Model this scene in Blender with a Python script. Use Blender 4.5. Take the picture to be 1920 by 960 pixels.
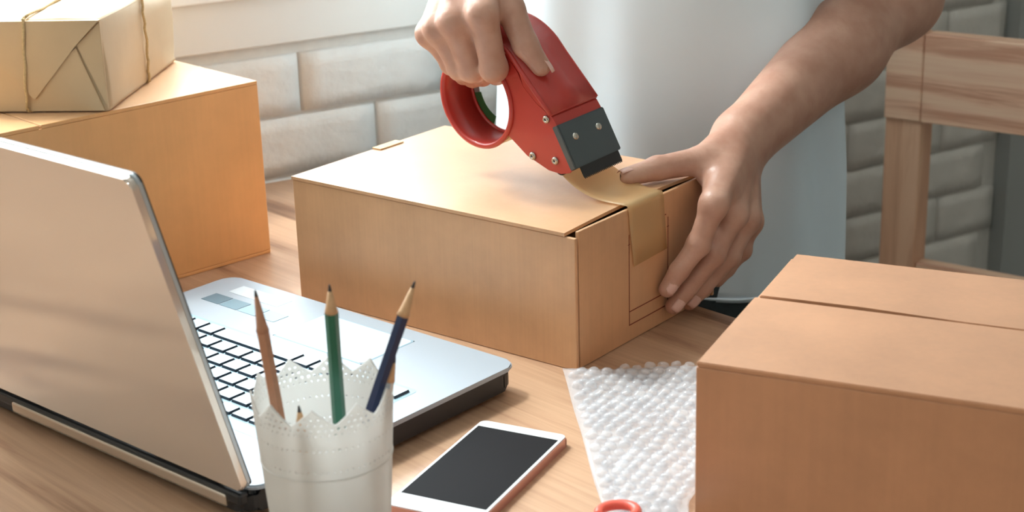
import bpy, bmesh, math, random
import numpy as np
from mathutils import Matrix, Vector
random.seed(7); rng = np.random.default_rng(7)
S = bpy.context.scene
for o in list(bpy.data.objects): bpy.data.objects.remove(o)
C = S.collection
T = 0.78                      # table top height above the floor
R = math.radians

# ------------------------------------------------------------------ camera
cd = bpy.data.cameras.new('camera'); cam = bpy.data.objects.new('camera', cd); C.objects.link(cam)
cd.sensor_width = 36; cd.lens = 36*3007.2/1920; cd.clip_start = .02
PITCH, ROLL = .3299, -.0296
cp, sp = math.cos(PITCH), math.sin(PITCH)
fw = Vector((0, cp, -sp)); u0 = Vector((0, sp, cp)); r0 = Vector((1, 0, 0))
rt = r0*math.cos(ROLL)+u0*math.sin(ROLL); upv = -r0*math.sin(ROLL)+u0*math.cos(ROLL)
M = Matrix((rt, upv, -fw)).transposed().to_4x4(); M.translation = (0, 0, T+.4596)
cam.matrix_world = M
cd.dof.use_dof = True; cd.dof.focus_distance = 1.18; cd.dof.aperture_fstop = 11
S.camera = cam

# ------------------------------------------------------------------ light
wd = bpy.data.worlds.new('World'); S.world = wd; wd.use_nodes = True
bg = wd.node_tree.nodes['Background']; bg.inputs[0].default_value = (.93, .955, 1.0, 1); bg.inputs[1].default_value = 12.8
sd = bpy.data.lights.new('sun', 'SUN'); sd.energy = 2.9; sd.angle = R(7); sd.color = (1, .985, .955)
sun = bpy.data.objects.new('sun', sd); C.objects.link(sun)
sun.rotation_euler = Vector((.54, -.36, -1)).to_track_quat('-Z', 'Y').to_euler(); sun.location = (-1, 2.5, 4)
bd = bpy.data.lights.new('back_window_daylight', 'AREA'); bd.shape = 'RECTANGLE'; bd.size = .96; bd.size_y = 1.58
bd.cycles.is_portal = True
bl = bpy.data.objects.new('back_window_daylight', bd); C.objects.link(bl)
bl.location = (-.2401-.24*.8624-.03*.506, 1.6157-.24*.5062+.03*.862, T+.98); bl.rotation_euler = Vector((.506, -.862, 0)).to_track_quat('-Z', 'Y').to_euler()
S.view_settings.view_transform = 'Standard'; S.view_settings.look = 'None'
S.view_settings.gamma = 1; S.view_settings.use_curve_mapping = False; S.view_settings.exposure = 0.0

# ------------------------------------------------------------------ materials
def lin(r, g, b):
    f = lambda c: ((c/255+.055)/1.055)**2.4 if c > 10 else c/255/12.92
    return (f(r), f(g), f(b), 1)
def new_mat(name):
    m = bpy.data.materials.new(name); m.use_nodes = True
    nt = m.node_tree; return m, nt, nt.nodes['Principled BSDF'], nt.nodes['Material Output']
def N(nt, t, **kw):
    n = nt.nodes.new(t)
    for k, v in kw.items():
        if k.startswith('i_'): n.inputs[k[2:].replace('_', ' ')].default_value = v
        else: setattr(n, k, v)
    return n
def mapping(nt, scale, rot=(0, 0, 0), coord='Object'):
    tc = N(nt, 'ShaderNodeTexCoord'); mp = N(nt, 'ShaderNodeMapping')
    mp.inputs['Scale'].default_value = scale; mp.inputs['Rotation'].default_value = rot
    if any(rot):
        mr = N(nt, 'ShaderNodeMapping'); mr.inputs['Rotation'].default_value = rot; mp.inputs['Rotation'].default_value = (0, 0, 0)
        nt.links.new(tc.outputs[coord], mr.inputs[0]); nt.links.new(mr.outputs[0], mp.inputs[0])
    else: nt.links.new(tc.outputs[coord], mp.inputs[0])
    return mp
def ramp(nt, src, stops):
    r = N(nt, 'ShaderNodeValToRGB'); e = r.color_ramp.elements
    while len(e) < len(stops): e.new(.5)
    for k, (p, c) in enumerate(stops): e[k].position = p; e[k].color = c
    nt.links.new(src, r.inputs[0]); return r
def bump(nt, p, src, strength=.2, dist=.001):
    b = N(nt, 'ShaderNodeBump', i_Strength=strength, i_Distance=dist)
    nt.links.new(src, b.inputs['Height']); nt.links.new(b.outputs[0], p.inputs['Normal']); return b
def simple(name, col, rough=.5, metal=0., spec=.5, noise=0., nscale=60., bstr=0., bdist=.0005, coat=0.):
    m, nt, p, o = new_mat(name)
    p.inputs['Base Color'].default_value = col; p.inputs['Roughness'].default_value = rough
    p.inputs['Metallic'].default_value = metal; p.inputs['Specular IOR Level'].default_value = spec
    if coat: p.inputs['Coat Weight'].default_value = coat
    if noise or bstr:
        mp = mapping(nt, (1, 1, 1)); n = N(nt, 'ShaderNodeTexNoise', i_Scale=nscale, i_Detail=5.)
        nt.links.new(mp.outputs[0], n.inputs[0])
        if noise:
            d = tuple(c*(1-noise) for c in col[:3])+(1,); l = tuple(min(1, c*(1+noise)) for c in col[:3])+(1,)
            r = ramp(nt, n.outputs[0], [(.3, d), (.7, l)]); nt.links.new(r.outputs[0], p.inputs['Base Color'])
        if bstr: bump(nt, p, n.outputs[0], bstr, bdist)
    return m
def cardboard(name, col, line=420., dark=.88):
    m, nt, p, o = new_mat(name); p.inputs['Roughness'].default_value = .38; p.inputs['Specular IOR Level'].default_value = .6; p.inputs['Sheen Weight'].default_value = .35; p.inputs['Sheen Roughness'].default_value = .4
    mp = mapping(nt, (1, 1, 1)); n = N(nt, 'ShaderNodeTexNoise', i_Scale=14., i_Detail=7., i_Roughness=.62); nt.links.new(mp.outputs[0], n.inputs[0])
    ms = mapping(nt, (line, line, 9.)); n2 = N(nt, 'ShaderNodeTexNoise', i_Scale=1., i_Detail=2.); nt.links.new(ms.outputs[0], n2.inputs[0])
    ad_ = N(nt, 'ShaderNodeMath', operation='MULTIPLY_ADD'); ad_.inputs[1].default_value = .20
    nt.links.new(n2.outputs[0], ad_.inputs[0]); nt.links.new(n.outputs[0], ad_.inputs[2])
    d = tuple(c*dark for c in col[:3])+(1,); l = tuple(min(1, c*1.08) for c in col[:3])+(1,)
    r = ramp(nt, ad_.outputs[0], [(.42, d), (.76, l)]); nt.links.new(r.outputs[0], p.inputs['Base Color'])
    bump(nt, p, n2.outputs[0], .08, .0003); return m
def wood(name, c1, c2, c3, rot, sc=1., rough=.4, ring=16., knots=True):
    m, nt, p, o = new_mat(name); p.inputs['Roughness'].default_value = rough; p.inputs['Specular IOR Level'].default_value = .75 if 'table' in name else .5
    mp = mapping(nt, (1.6*sc, 22*sc, 22*sc), rot)
    n = N(nt, 'ShaderNodeTexNoise', i_Scale=1., i_Detail=6., i_Roughness=.6, i_Distortion=.6); nt.links.new(mp.outputs[0], n.inputs[0])
    mp2 = mapping(nt, (9*sc, 320*sc, 320*sc), rot)
    n2 = N(nt, 'ShaderNodeTexNoise', i_Scale=1., i_Detail=3.); nt.links.new(mp2.outputs[0], n2.inputs[0])
    w = N(nt, 'ShaderNodeMath', operation='MULTIPLY'); w.inputs[1].default_value = ring; nt.links.new(n.outputs[0], w.inputs[0])
    s = N(nt, 'ShaderNodeMath', operation='SINE'); nt.links.new(w.outputs[0], s.inputs[0])
    a = N(nt, 'ShaderNodeMath', operation='MULTIPLY_ADD'); a.inputs[1].default_value = .16; nt.links.new(s.outputs[0], a.inputs[0]); nt.links.new(n.outputs[0], a.inputs[2])
    b = N(nt, 'ShaderNodeMath', operation='MULTIPLY_ADD'); b.inputs[1].default_value = .35; nt.links.new(n2.outputs[0], b.inputs[0]); nt.links.new(a.outputs[0], b.inputs[2])
    r = ramp(nt, b.outputs[0], [(.42, c1), (.66, c2), (.92, c3)]); nt.links.new(r.outputs[0], p.inputs['Base Color'])
    bump(nt, p, n2.outputs[0], .06, .0003); return m
def mixmat(name, col, rough, alpha, tint=(1, 1, 1, 1), transl=0., spec=.5):
    """surface that lets part of the light straight through"""
    m, nt, p, o = new_mat(name); p.inputs['Base Color'].default_value = col; p.inputs['Roughness'].default_value = rough; p.inputs['Specular IOR Level'].default_value = spec
    src = p.outputs[0]
    if transl:
        t = N(nt, 'ShaderNodeBsdfTranslucent'); t.inputs[0].default_value = col
        mx = N(nt, 'ShaderNodeMixShader'); mx.inputs[0].default_value = transl
        nt.links.new(src, mx.inputs[1]); nt.links.new(t.outputs[0], mx.inputs[2]); src = mx.outputs[0]
    if alpha < 1:
        t = N(nt, 'ShaderNodeBsdfTransparent'); t.inputs[0].default_value = tint
        mx = N(nt, 'ShaderNodeMixShader'); mx.inputs[0].default_value = alpha
        nt.links.new(t.outputs[0], mx.inputs[1]); nt.links.new(src, mx.inputs[2]); src = mx.outputs[0]
    nt.links.new(src, o.inputs[0]); return m

MAT = dict(
    kraft=cardboard('kraft_board', lin(208, 158, 114)), kraft_orange=cardboard('kraft_board_orange', lin(226, 172, 114), line=300., dark=.93),
    kraft_brown=cardboard('kraft_board_brown', lin(200, 147, 110), line=200.), kraft_edge=simple('kraft_edge', lin(214, 182, 140), .7, noise=.1),
    inside=simple('kraft_gap_shade', lin(120, 92, 66), .8),  # kraft darkened to paint the shade inside the box gaps
    paper=simple('wrapping_paper', lin(204, 178, 142), .55, noise=.06, nscale=18, bstr=.25, bdist=.002), twine=simple('twine', lin(205, 180, 135), .8, noise=.15, nscale=500, bstr=.6),
    table=wood('table_wood', lin(128, 92, 70), lin(174, 136, 108), lin(200, 164, 134), (0, 0, R(47.4)), 1., .3),
    chairwood=wood('chair_wood', lin(206, 154, 126), lin(232, 188, 158), lin(240, 204, 174), (0, 0, 0), 1.3, .5, 26.), postwood=wood('post_wood', lin(206, 158, 128), lin(220, 174, 142), lin(230, 188, 156), (0, R(90), 0), 1.3, .5, 20.),
    brick=simple('painted_brick', lin(222, 218, 211), .6, noise=.04, nscale=26, bstr=.8, bdist=.006),
    mortar=simple('mortar_paint', lin(214, 211, 204), .75, noise=.04, nscale=80), panel=simple('wall_panel', lin(226, 222, 214), .55, noise=.02, nscale=8),
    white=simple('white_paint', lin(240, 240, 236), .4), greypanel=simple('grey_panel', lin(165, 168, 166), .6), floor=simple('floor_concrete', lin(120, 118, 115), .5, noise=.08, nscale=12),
    silver=simple('laptop_silver', lin(160, 170, 180), .45, .2, .5), lid=simple('lid_shell', lin(230, 220, 210), .12, .5, .5), bezel=simple('bezel_silver', lin(190, 198, 204), .4, .2),
    black=simple('black_plastic', lin(28, 30, 33), .45), rubber=simple('rubber', lin(22, 22, 24), .8), chrome=simple('brushed_metal', lin(205, 195, 182), .22, .8),
    keytop=simple('key_top', lin(188, 205, 216), .45), keyside=simple('key_side', lin(38, 52, 66), .5), trackpad=simple('trackpad', lin(212, 224, 232), .3, .1),
    screen_off=simple('display_glass', lin(20, 22, 25), .08), swA=simple('swatch_dark', lin(84, 112, 126), .4), swB=simple('swatch_mid', lin(108, 138, 152), .4), swC=simple('swatch_light', lin(142, 172, 188), .4), swD=simple('swatch_pale', lin(150, 182, 198), .4),
    phone_white=simple('phone_white', lin(226, 232, 234), .25), rose=simple('rose_metal', lin(198, 150, 140), .3, .6), phone_screen=simple('phone_screen', lin(38, 38, 40), .55, spec=.03),
    cup=mixmat('cup_plastic', lin(246, 246, 244), .5, 1., transl=.5),
    p_nat=simple('pencil_natural', lin(190, 140, 112), .5, noise=.06, nscale=200), p_wood=simple('pencil_cut_wood', lin(214, 172, 130), .6, noise=.08, nscale=300),
    p_green=simple('pencil_green', lin(34, 108, 84), .3), p_navy=simple('pencil_navy', lin(34, 50, 88), .3), lead=simple('graphite', lin(60, 60, 64), .35, .3), p_silver=simple('pencil_silver', lin(190, 196, 202), .3, .5),
    bubble=mixmat('bubble_film', lin(238, 240, 246), .10, .28, spec=1.), film=mixmat('flat_film', lin(235, 238, 244), .15, .32, spec=.9),
    coral=simple('coral_plastic', lin(232, 104, 88), .35), steel=simple('steel', lin(190, 194, 198), .25, .9),
    red=simple('red_enamel', lin(184, 58, 50), .34, 0., .5, coat=.25), gunmetal=simple('grey_steel', lin(84, 94, 98), .38, .35), blade=simple('blade_black', lin(48, 50, 52), .45, .3),
    screw=simple('screw_metal', lin(190, 186, 176), .25, .85), roller=simple('roller_dark', lin(40, 38, 38), .5), leaf=simple('green_print', lin(60, 112, 66), .5), greyprint=simple('grey_print', lin(150, 150, 146), .5),
    tape=mixmat('packing_tape', lin(242, 212, 164), .28, .62, (1, .94, .82, 1), transl=.4, spec=.6), print=simple('label_print', lin(120, 52, 36), .6),
    trousers=simple('trousers', lin(52, 62, 66), .85, noise=.1, nscale=200), hair=simple('hair_dark', lin(36, 28, 24), .45, bstr=.6, nscale=200, bdist=.004), eye=simple('eye_white', lin(225, 220, 215), .3), iris=simple('eye_iris', lin(45, 30, 22), .2), shoe=simple('shoe_leather', lin(50, 44, 42), .5),
    nail=simple('fingernail', lin(226, 186, 174), .25),
)
def skin_mat():
    m, nt, p, o = new_mat('skin'); p.inputs['Roughness'].default_value = .42; p.inputs['Subsurface Weight'].default_value = .12
    p.inputs['Subsurface Radius'].default_value = (.01, .004, .002); p.inputs['Subsurface Scale'].default_value = .3
    mp = mapping(nt, (1, 1, 1)); n = N(nt, 'ShaderNodeTexNoise', i_Scale=38., i_Detail=4.); nt.links.new(mp.outputs[0], n.inputs[0])
    r = ramp(nt, n.outputs[0], [(.3, lin(180, 133, 113)), (.7, lin(203, 161, 141))]); nt.links.new(r.outputs[0], p.inputs['Base Color'])
    n2 = N(nt, 'ShaderNodeTexNoise', i_Scale=210., i_Detail=3.); nt.links.new(mp.outputs[0], n2.inputs[0]); bump(nt, p, n2.outputs[0], .3, .0012); return m
MAT['skin'] = skin_mat()
def shirt_mat():
    m, nt, p, o = new_mat('white_cotton'); p.inputs['Roughness'].default_value = .85; p.inputs['Base Color'].default_value = lin(224, 241, 252)
    p.inputs['Sheen Weight'].default_value = .2
    mp = mapping(nt, (900, 900, 900)); n = N(nt, 'ShaderNodeTexNoise', i_Scale=1.); nt.links.new(mp.outputs[0], n.inputs[0]); bump(nt, p, n.outputs[0], .1, .0004); return m
MAT['shirt'] = shirt_mat()
def glass_mat():
    m, nt, p, o = new_mat('window_glass'); t = N(nt, 'ShaderNodeBsdfTransparent'); t.inputs[0].default_value = (.95, .98, .97, 1)
    g = N(nt, 'ShaderNodeBsdfGlossy'); g.inputs['Roughness'].default_value = .02
    mx = N(nt, 'ShaderNodeMixShader'); mx.inputs[0].default_value = .06
    nt.links.new(t.outputs[0], mx.inputs[1]); nt.links.new(g.outputs[0], mx.inputs[2]); nt.links.new(mx.outputs[0], o.inputs[0]); return m
MAT['glass'] = glass_mat()

# ------------------------------------------------------------------ helpers
def obj(name, me, mats=None, parent=None, loc=None, rotz=None, smooth=None):
    if isinstance(me, bmesh.types.BMesh):
        bm = me; bmesh.ops.recalc_face_normals(bm, faces=bm.faces[:])
        me = bpy.data.meshes.new(name); bm.to_mesh(me); bm.free()
    if mats is not None and not me.materials:
        for m in (mats if isinstance(mats, (list, tuple)) else [mats]): me.materials.append(MAT[m])
    if smooth is not None:
        me.polygons.foreach_set('use_smooth', [smooth]*len(me.polygons))
    o = bpy.data.objects.new(name, me); C.objects.link(o)
    if parent is not None: o.parent = parent
    if loc is not None: o.location = loc
    if rotz is not None: o.rotation_euler = (0, 0, rotz)
    return o
def tag(o, label, cat, group=None):
    o['label'] = label; o['category'] = cat
    if group: o['group'] = group
    return o
def thing(name, label, cat, loc=(0, 0, 0), rotz=0., group=None, matrix=None):
    o = bpy.data.objects.new(name, None); C.objects.link(o); o.empty_display_size = .05
    if matrix is not None: o.matrix_world = matrix
    else: o.location = loc; o.rotation_euler = (0, 0, rotz)
    return tag(o, label, cat, group)
def struct(o): o['kind'] = 'structure'; return o
def pm(name, v, f, mats=None, parent=None, smooth=None, loc=None, rotz=None):
    me = bpy.data.meshes.new(name); me.from_pydata([tuple(map(float, p)) for p in v], [], [tuple(map(int, q)) for q in f]); me.update()
    return obj(name, me, mats, parent, loc, rotz, smooth)
def bx(bm, a, b, bev=0., seg=2):
    """box between two corners, added to bm"""
    a, b = Vector([min(p) for p in zip(a, b)]), Vector([max(p) for p in zip(a, b)])
    r = bmesh.ops.create_cube(bm, size=1.); vs = r['verts']
    for v in vs: v.co = Vector([(a[i]+b[i])/2+v.co[i]*(b[i]-a[i]) for i in range(3)])
    if bev:
        es = list({e for v in vs for e in v.link_edges})
        bmesh.ops.bevel(bm, geom=es, offset=bev, segments=seg, affect='EDGES', profile=.5)
    return bm
def box(name, a, b, mat, parent=None, bev=0., seg=2, smooth=False):
    return obj(name, bx(bmesh.new(), a, b, bev, seg), mat, parent, smooth=smooth)
def prism(name, pts, z0, z1, mat, parent=None, axes=(0, 1, 2), bev=0.):
    """polygon pts in two axes, extruded along the third"""
    bm = bmesh.new(); lo, hi = [], []
    for (p, q) in pts:
        for zz, L_ in ((z0, lo), (z1, hi)):
            c = [0, 0, 0]; c[axes[0]] = p; c[axes[1]] = q; c[axes[2]] = zz; L_.append(bm.verts.new(c))
    bm.faces.new(lo[::-1]); bm.faces.new(hi); n = len(pts)
    for i in range(n): bm.faces.new((lo[i], lo[(i+1) % n], hi[(i+1) % n], hi[i]))
    if bev: bmesh.ops.bevel(bm, geom=[e for e in bm.edges], offset=bev, segments=2, affect='EDGES')
    return obj(name, bm, mat, parent, smooth=False)
def rrect(x0, y0, x1, y1, r, n=6):
    out = []
    for cx, cy, a0 in ((x1-r, y1-r, 0), (x0+r, y1-r, 90), (x0+r, y0+r, 180), (x1-r, y0+r, 270)):
        for k in range(n+1):
            a = R(a0+90*k/n); out.append((cx+r*math.cos(a), cy+r*math.sin(a)))
    return out
def tube_data(path, rad, n=10, closed=False, v=None, f=None):
    v = [] if v is None else v; f = [] if f is None else f
    P = [Vector(p) for p in path]; m = len(P); base = len(v); nrm = None
    for i in range(m):
        t = (P[(i+1) % m]-P[i-1]) if closed else (P[min(i+1, m-1)]-P[max(i-1, 0)])
        t.normalize()
        if nrm is None: nrm = t.orthogonal().normalized()
        nrm = (nrm-t*nrm.dot(t)).normalized(); b = t.cross(nrm)
        r = rad[i] if hasattr(rad, '__len__') else rad
        for k in range(n):
            a = 2*math.pi*k/n; v.append(P[i]+nrm*r*math.cos(a)+b*r*math.sin(a))
    for i in range(m if closed else m-1):
        j = (i+1) % m
        for k in range(n): f.append((base+i*n+k, base+i*n+(k+1) % n, base+j*n+(k+1) % n, base+j*n+k))
    if not closed:
        f.append([base+k for k in range(n)][::-1]); f.append([base+(m-1)*n+k for k in range(n)])
    return v, f
def tube(name, path, rad, mat, parent=None, n=10, closed=False):
    v, f = tube_data(path, rad, n, closed); return pm(name, v, f, mat, parent, True)
def lathe(name, prof, mat, parent=None, axis='z', c=(0, 0), n=48, closed=False, smooth=True):
    """prof: (radius, height) revolved about an axis through c"""
    v, f = [], []; m = len(prof)
    for (r, h) in prof:
        for k in range(n):
            a = 2*math.pi*k/n; p, q = c[0]+r*math.cos(a), c[1]+r*math.sin(a)
            v.append((p, q, h) if axis == 'z' else (p, h, q))
    for i in range(m if closed else m-1):
        j = (i+1) % m
        for k in range(n): f.append((i*n+k, i*n+(k+1) % n, j*n+(k+1) % n, j*n+k))
    if not closed:
        if prof[0][0] > 1e-6: f.append(list(range(n))[::-1])
        if prof[-1][0] > 1e-6: f.append([(m-1)*n+k for k in range(n)])
    o = pm(name, v, f, mat, parent, smooth)
    bm = bmesh.new(); bm.from_mesh(o.data); bmesh.ops.recalc_face_normals(bm, faces=bm.faces[:]); bm.to_mesh(o.data); bm.free()
    return o
def strip(name, prof, y0, y1, th, mat, parent=None, smooth=False):
    """ribbon: profile in local x,z swept along local y, thickness th below"""
    v, f = [], []; m = len(prof); P = [Vector((p[0], 0, p[1])) for p in prof]
    for i in range(m):
        t = (P[min(i+1, m-1)]-P[max(i-1, 0)]).normalized(); nn = Vector((-t.z, 0, t.x))*th
        for q in (P[i], P[i]+nn):
            for y in (y0, y1): v.append((q.x, y, q.z))
    for i in range(m-1):
        a, b = 4*i, 4*i+4
        for q in ((0, 1), (1, 3), (3, 2), (2, 0)): f.append((a+q[0], a+q[1], b+q[1], b+q[0]))
    f += [(0, 2, 3, 1), (4*m-4, 4*m-3, 4*m-1, 4*m-2)]
    o = pm(name, v, f, mat, parent, smooth)
    bm = bmesh.new(); bm.from_mesh(o.data); bmesh.ops.recalc_face_normals(bm, faces=bm.faces[:]); bm.to_mesh(o.data); bm.free()
    return o

# ------------------------------------------------------------------ setting

WY = R(30.41); WO = Vector((-.2401, 1.6157, 0)); wx_ = Vector((math.cos(WY), math.sin(WY), 0)); wy_ = Vector((-math.sin(WY), math.cos(WY), 0))
H_ROOM = 2.9; WS0, WS1 = -.72, .24           # window opening along the wall
def slabs(name, lst, mat, **kw):
    bm = bmesh.new()
    for a, b in lst: bx(bm, a, b)
    return obj(name, bm, mat, **kw)
SILL = T+.192
wall = struct(slabs('wall_back', [((-1.3, .004, 0), (2.4, .16, SILL)), ((-1.3, .004, SILL), (WS0, .16, H_ROOM)), ((WS1, .004, SILL), (2.4, .16, H_ROOM)), ((WS0, .004, 2.55), (WS1, .16, H_ROOM))], 'mortar', loc=WO, rotz=WY))
box('panel_board', (-1.3, -.004, T+.141), (1.066, .004, SILL), 'panel', wall, .0015)
# embossed painted bricks, each a piece of the wall
def brick_mesh(L_, h, seed):
    rg = random.Random(seed); bm = bmesh.new(); nx, nz = 7, 4
    g = [[bm.verts.new((i/nx*L_, -.0016-rg.random()*.0016*(0 < i < nx and 0 < j < nz), j/nz*h)) for j in range(nz+1)] for i in range(nx+1)]
    for i in range(nx):
        for j in range(nz): bm.faces.new((g[i][j], g[i+1][j], g[i+1][j+1], g[i][j+1]))
    bd = [g[i][0] for i in range(nx+1)]+[g[nx][j] for j in range(1, nz+1)]+[g[i][nz] for i in range(nx-1, -1, -1)]+[g[0][j] for j in range(nz-1, 0, -1)]
    bk = [bm.verts.new((v.co.x*1.0+(v.co.x > L_/2)*.0015-(v.co.x <= L_/2)*.0015, .0045, v.co.z+(v.co.z > h/2)*.0015-(v.co.z <= h/2)*.0015)) for v in bd]
    for i in range(len(bd)): bm.faces.new((bd[i], bd[(i+1) % len(bd)], bk[(i+1) % len(bd)], bk[i]))
    bmesh.ops.recalc_face_normals(bm, faces=bm.faces[:])
    me = bpy.data.meshes.new('brick'); bm.to_mesh(me); bm.free(); me.materials.append(MAT['brick'])
    me.polygons.foreach_set('use_smooth', [True]*len(me.polygons)); return me
BL, BH = .1684, .0645
bmesh_var = [brick_mesh(BL-.005, BH-.005, k) for k in range(5)]
for row in range(12):
    ztop = T+.130-row*BH
    if ztop-BH < -.01: break
    s0 = .0306+(.0842 if row % 2 else 0)-8*BL
    k = 0
    while s0+k*BL < 1.062:
        s = s0+k*BL; k += 1
        if s < -.62: continue
        if s+BL > 1.066: 
            me = brick_mesh(1.064-s-.003, BH-.005, row+77)
            if 1.064-s < .03: continue
        else: me = random.choice(bmesh_var)
        obj('brick', me, None, wall, loc=(s+.0025, 0, ztop-BH+.0025))
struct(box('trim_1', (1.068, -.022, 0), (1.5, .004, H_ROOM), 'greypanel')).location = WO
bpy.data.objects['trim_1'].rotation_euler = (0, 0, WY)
# window above the panel
w1 = bpy.data.objects.new('window_1', None); C.objects.link(w1); w1.location = WO; w1.rotation_euler = (0, 0, WY); struct(w1)
box('window_sill', (WS0-.03, -.012, SILL), (WS1+.03, .10, SILL+.014), 'white', w1, .002)
bm = bmesh.new()
for a, b in [((WS0, .05, SILL+.014), (WS0+.045, .10, 2.55)), ((WS1-.045, .05, SILL+.014), (WS1, .10, 2.55)), ((WS0, .05, SILL+.014), (WS1, .10, SILL+.05)), ((WS0, .05, 2.505), (WS1, .10, 2.55))]: bx(bm, a, b, .003)
obj('window_frame', bm, 'white', w1)
box('mullion', (-.26, .055, SILL+.05), (-.225, .095, 2.505), 'white', w1, .003)
box('pane', (WS0+.045, .072, SILL+.05), (-.26, .076, 2.505), 'glass', w1); box('pane', (-.225, .072, SILL+.05), (WS1-.045, .076, 2.505), 'glass', w1)
# solid left wall, with the floor, other walls and ceiling closing the room
LW = WO+wx_*(-1.02); lx_ = -wy_               # runs toward the camera side
struct(slabs('floor', [((-.10, -3.0, -.05), (3.52, .16, 0))], 'floor', loc=LW, rotz=WY))
struct(slabs('wall_left', [((-.10, -2.9, 0), (0, .004, H_ROOM))], 'panel', loc=LW, rotz=WY))
struct(slabs('wall_right', [((3.42, -2.9, 0), (3.52, .004, H_ROOM))], 'panel', loc=LW, rotz=WY))
struct(slabs('wall_front', [((-.10, -3.0, 0), (3.52, -2.9, H_ROOM))], 'panel', loc=LW, rotz=WY))
struct(slabs('ceiling', [((-.10, -3.0, H_ROOM), (3.52, .16, H_ROOM+.08))], 'white', loc=LW, rotz=WY))

# ------------------------------------------------------------------ table
tb = thing('work_table', 'pale brown wooden work table under the boxes, laptop and phone', 'table', (.1528, 1.2027, 0), 0)
ex, ey = Vector((.677, -.736)), Vector((-.736, -.677))      # along the back edge, toward the camera
def tpt(a, b): return (ex.x*a+ey.x*b, ex.y*a+ey.y*b)
def wall_hit(b):    # where a line parallel to the back edge meets the wall
    o = Vector((.1528+ey.x*b, 1.2027+ey.y*b)); n = Vector((wy_.x, wy_.y)); W0 = Vector((WO.x, WO.y))
    return (W0-o).dot(n)/ex.dot(n)
pts = [tpt(wall_hit(0)+.008, 0), tpt(.95, 0), tpt(.95, .88), tpt(wall_hit(.88)+.008, .88)]
prism('tabletop', pts, T-.032, T, 'table', tb, bev=.0025)
for (a, b) in ((-.42, .06), (.88, .06), (.88, .82), (-.55, .82)):
    p = tpt(a, b); box('leg', (p[0]-.028, p[1]-.028, 0), (p[0]+.028, p[1]+.028, T-.032), 'table', tb, .003)
for b in (.08, .80):
    p, q = tpt(-.45, b), tpt(.86, b); d = Vector((ey.x, ey.y))*.011
    prism('apron', [(p[0]-d.x, p[1]-d.y), (q[0]-d.x, q[1]-d.y), (q[0]+d.x, q[1]+d.y), (p[0]+d.x, p[1]+d.y)], T-.10, T-.032, 'table', tb)

# ------------------------------------------------------------------ cartons
TH = .0032
def slab(name, a, b, mat, par): return box(name, a, b, mat, par, .0007)
# carton being taped: local x along the long side (right end at 0), y toward the back
c1 = thing('cardboard_box', 'flat tan cardboard box being taped shut, held by two hands', 'box', (.0449, 1.0776, T), R(-38.29))
l, w, h = .2817, .1927, .1048
slab('bottom_panel', (-l+TH, TH, 0), (-TH, w-TH, TH), 'kraft', c1)
slab('front_panel', (-l, 0, .0002), (0, TH, h-.0030), 'kraft', c1)
slab('back_panel', (-l, w-TH, .0002), (0, w, h-.0030), 'kraft', c1)
slab('side_panel', (-l, TH, .0002), (-l+TH, w-TH, h-.0030), 'kraft', c1)
ep = slab('end_panel', (-.0040, TH+.0026, .0003), (-.0010, w-TH-.001, h+.0006), 'kraft', c1)
box('inner_flap_shade', (-.10, TH, h-.016), (-.0045, w-TH, h-.014), 'inside', c1)  # flap in dark colour, standing for the shade in the lid gap
# lid: slightly bowed upward along its free right edge
v, f = [], []; nx, ny = 12, 14
for top in (0, 1):
    for i in range(nx+1):
        for j in range(ny+1):
            s, t = i/nx, j/ny; x = -l-.0005+s*(l-.0090+.0005)
            lift = .0026*math.sin(math.pi*min(1, t/.98))*s**6
            v.append((x, -.0005+t*(w+.001), h-.0002+lift+(TH*.8 if top else 0)-.0024))
G = (nx+1)*(ny+1)
for i in range(nx):
    for j in range(ny):
        a, b, c_, d = i*(ny+1)+j, (i+1)*(ny+1)+j, (i+1)*(ny+1)+j+1, i*(ny+1)+j+1
        f.append((a, d, c_, b)); f.append((G+a, G+b, G+c_, G+d))
for i in range(nx):
    a, b = i*(ny+1), (i+1)*(ny+1); f.append((a, b, G+b, G+a)); a += ny; b += ny; f.append((b, a, G+a, G+b))
for j in range(ny):
    f.append((j+1, j, G+j, G+j+1)); a = nx*(ny+1)+j; f.append((a, a+1, G+a+1, G+a))
pm('lid_panel', v, f, 'kraft', c1, False)
# printed label frame on the end panel
bm = bmesh.new(); e0, e1 = -.0010, -.00085
def pline(y0, z0, y1, z1): bx(bm, (e0, y0, z0), (e1, y1, z1))
ya, yb, za, zb, pw = .0695, .124, .0129, .0885, .0008
pline(ya, za, ya+pw, zb-.003); pline(yb-pw, za, yb, zb-.003); pline(ya, za, yb, za+pw); pline(ya, .0237, yb, .0237+pw); pline(ya+.003, zb-pw, yb-.003, zb)
for y in (ya, yb-pw): pline(y-.0012, .0775, y+.0017, .0780); 
obj('label_outline', bm, 'print', ep)
box('tape_tab', (-.2835, .098, h+.0002), (-.274, .128, h+.0012), 'kraft_edge', c1)

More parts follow.
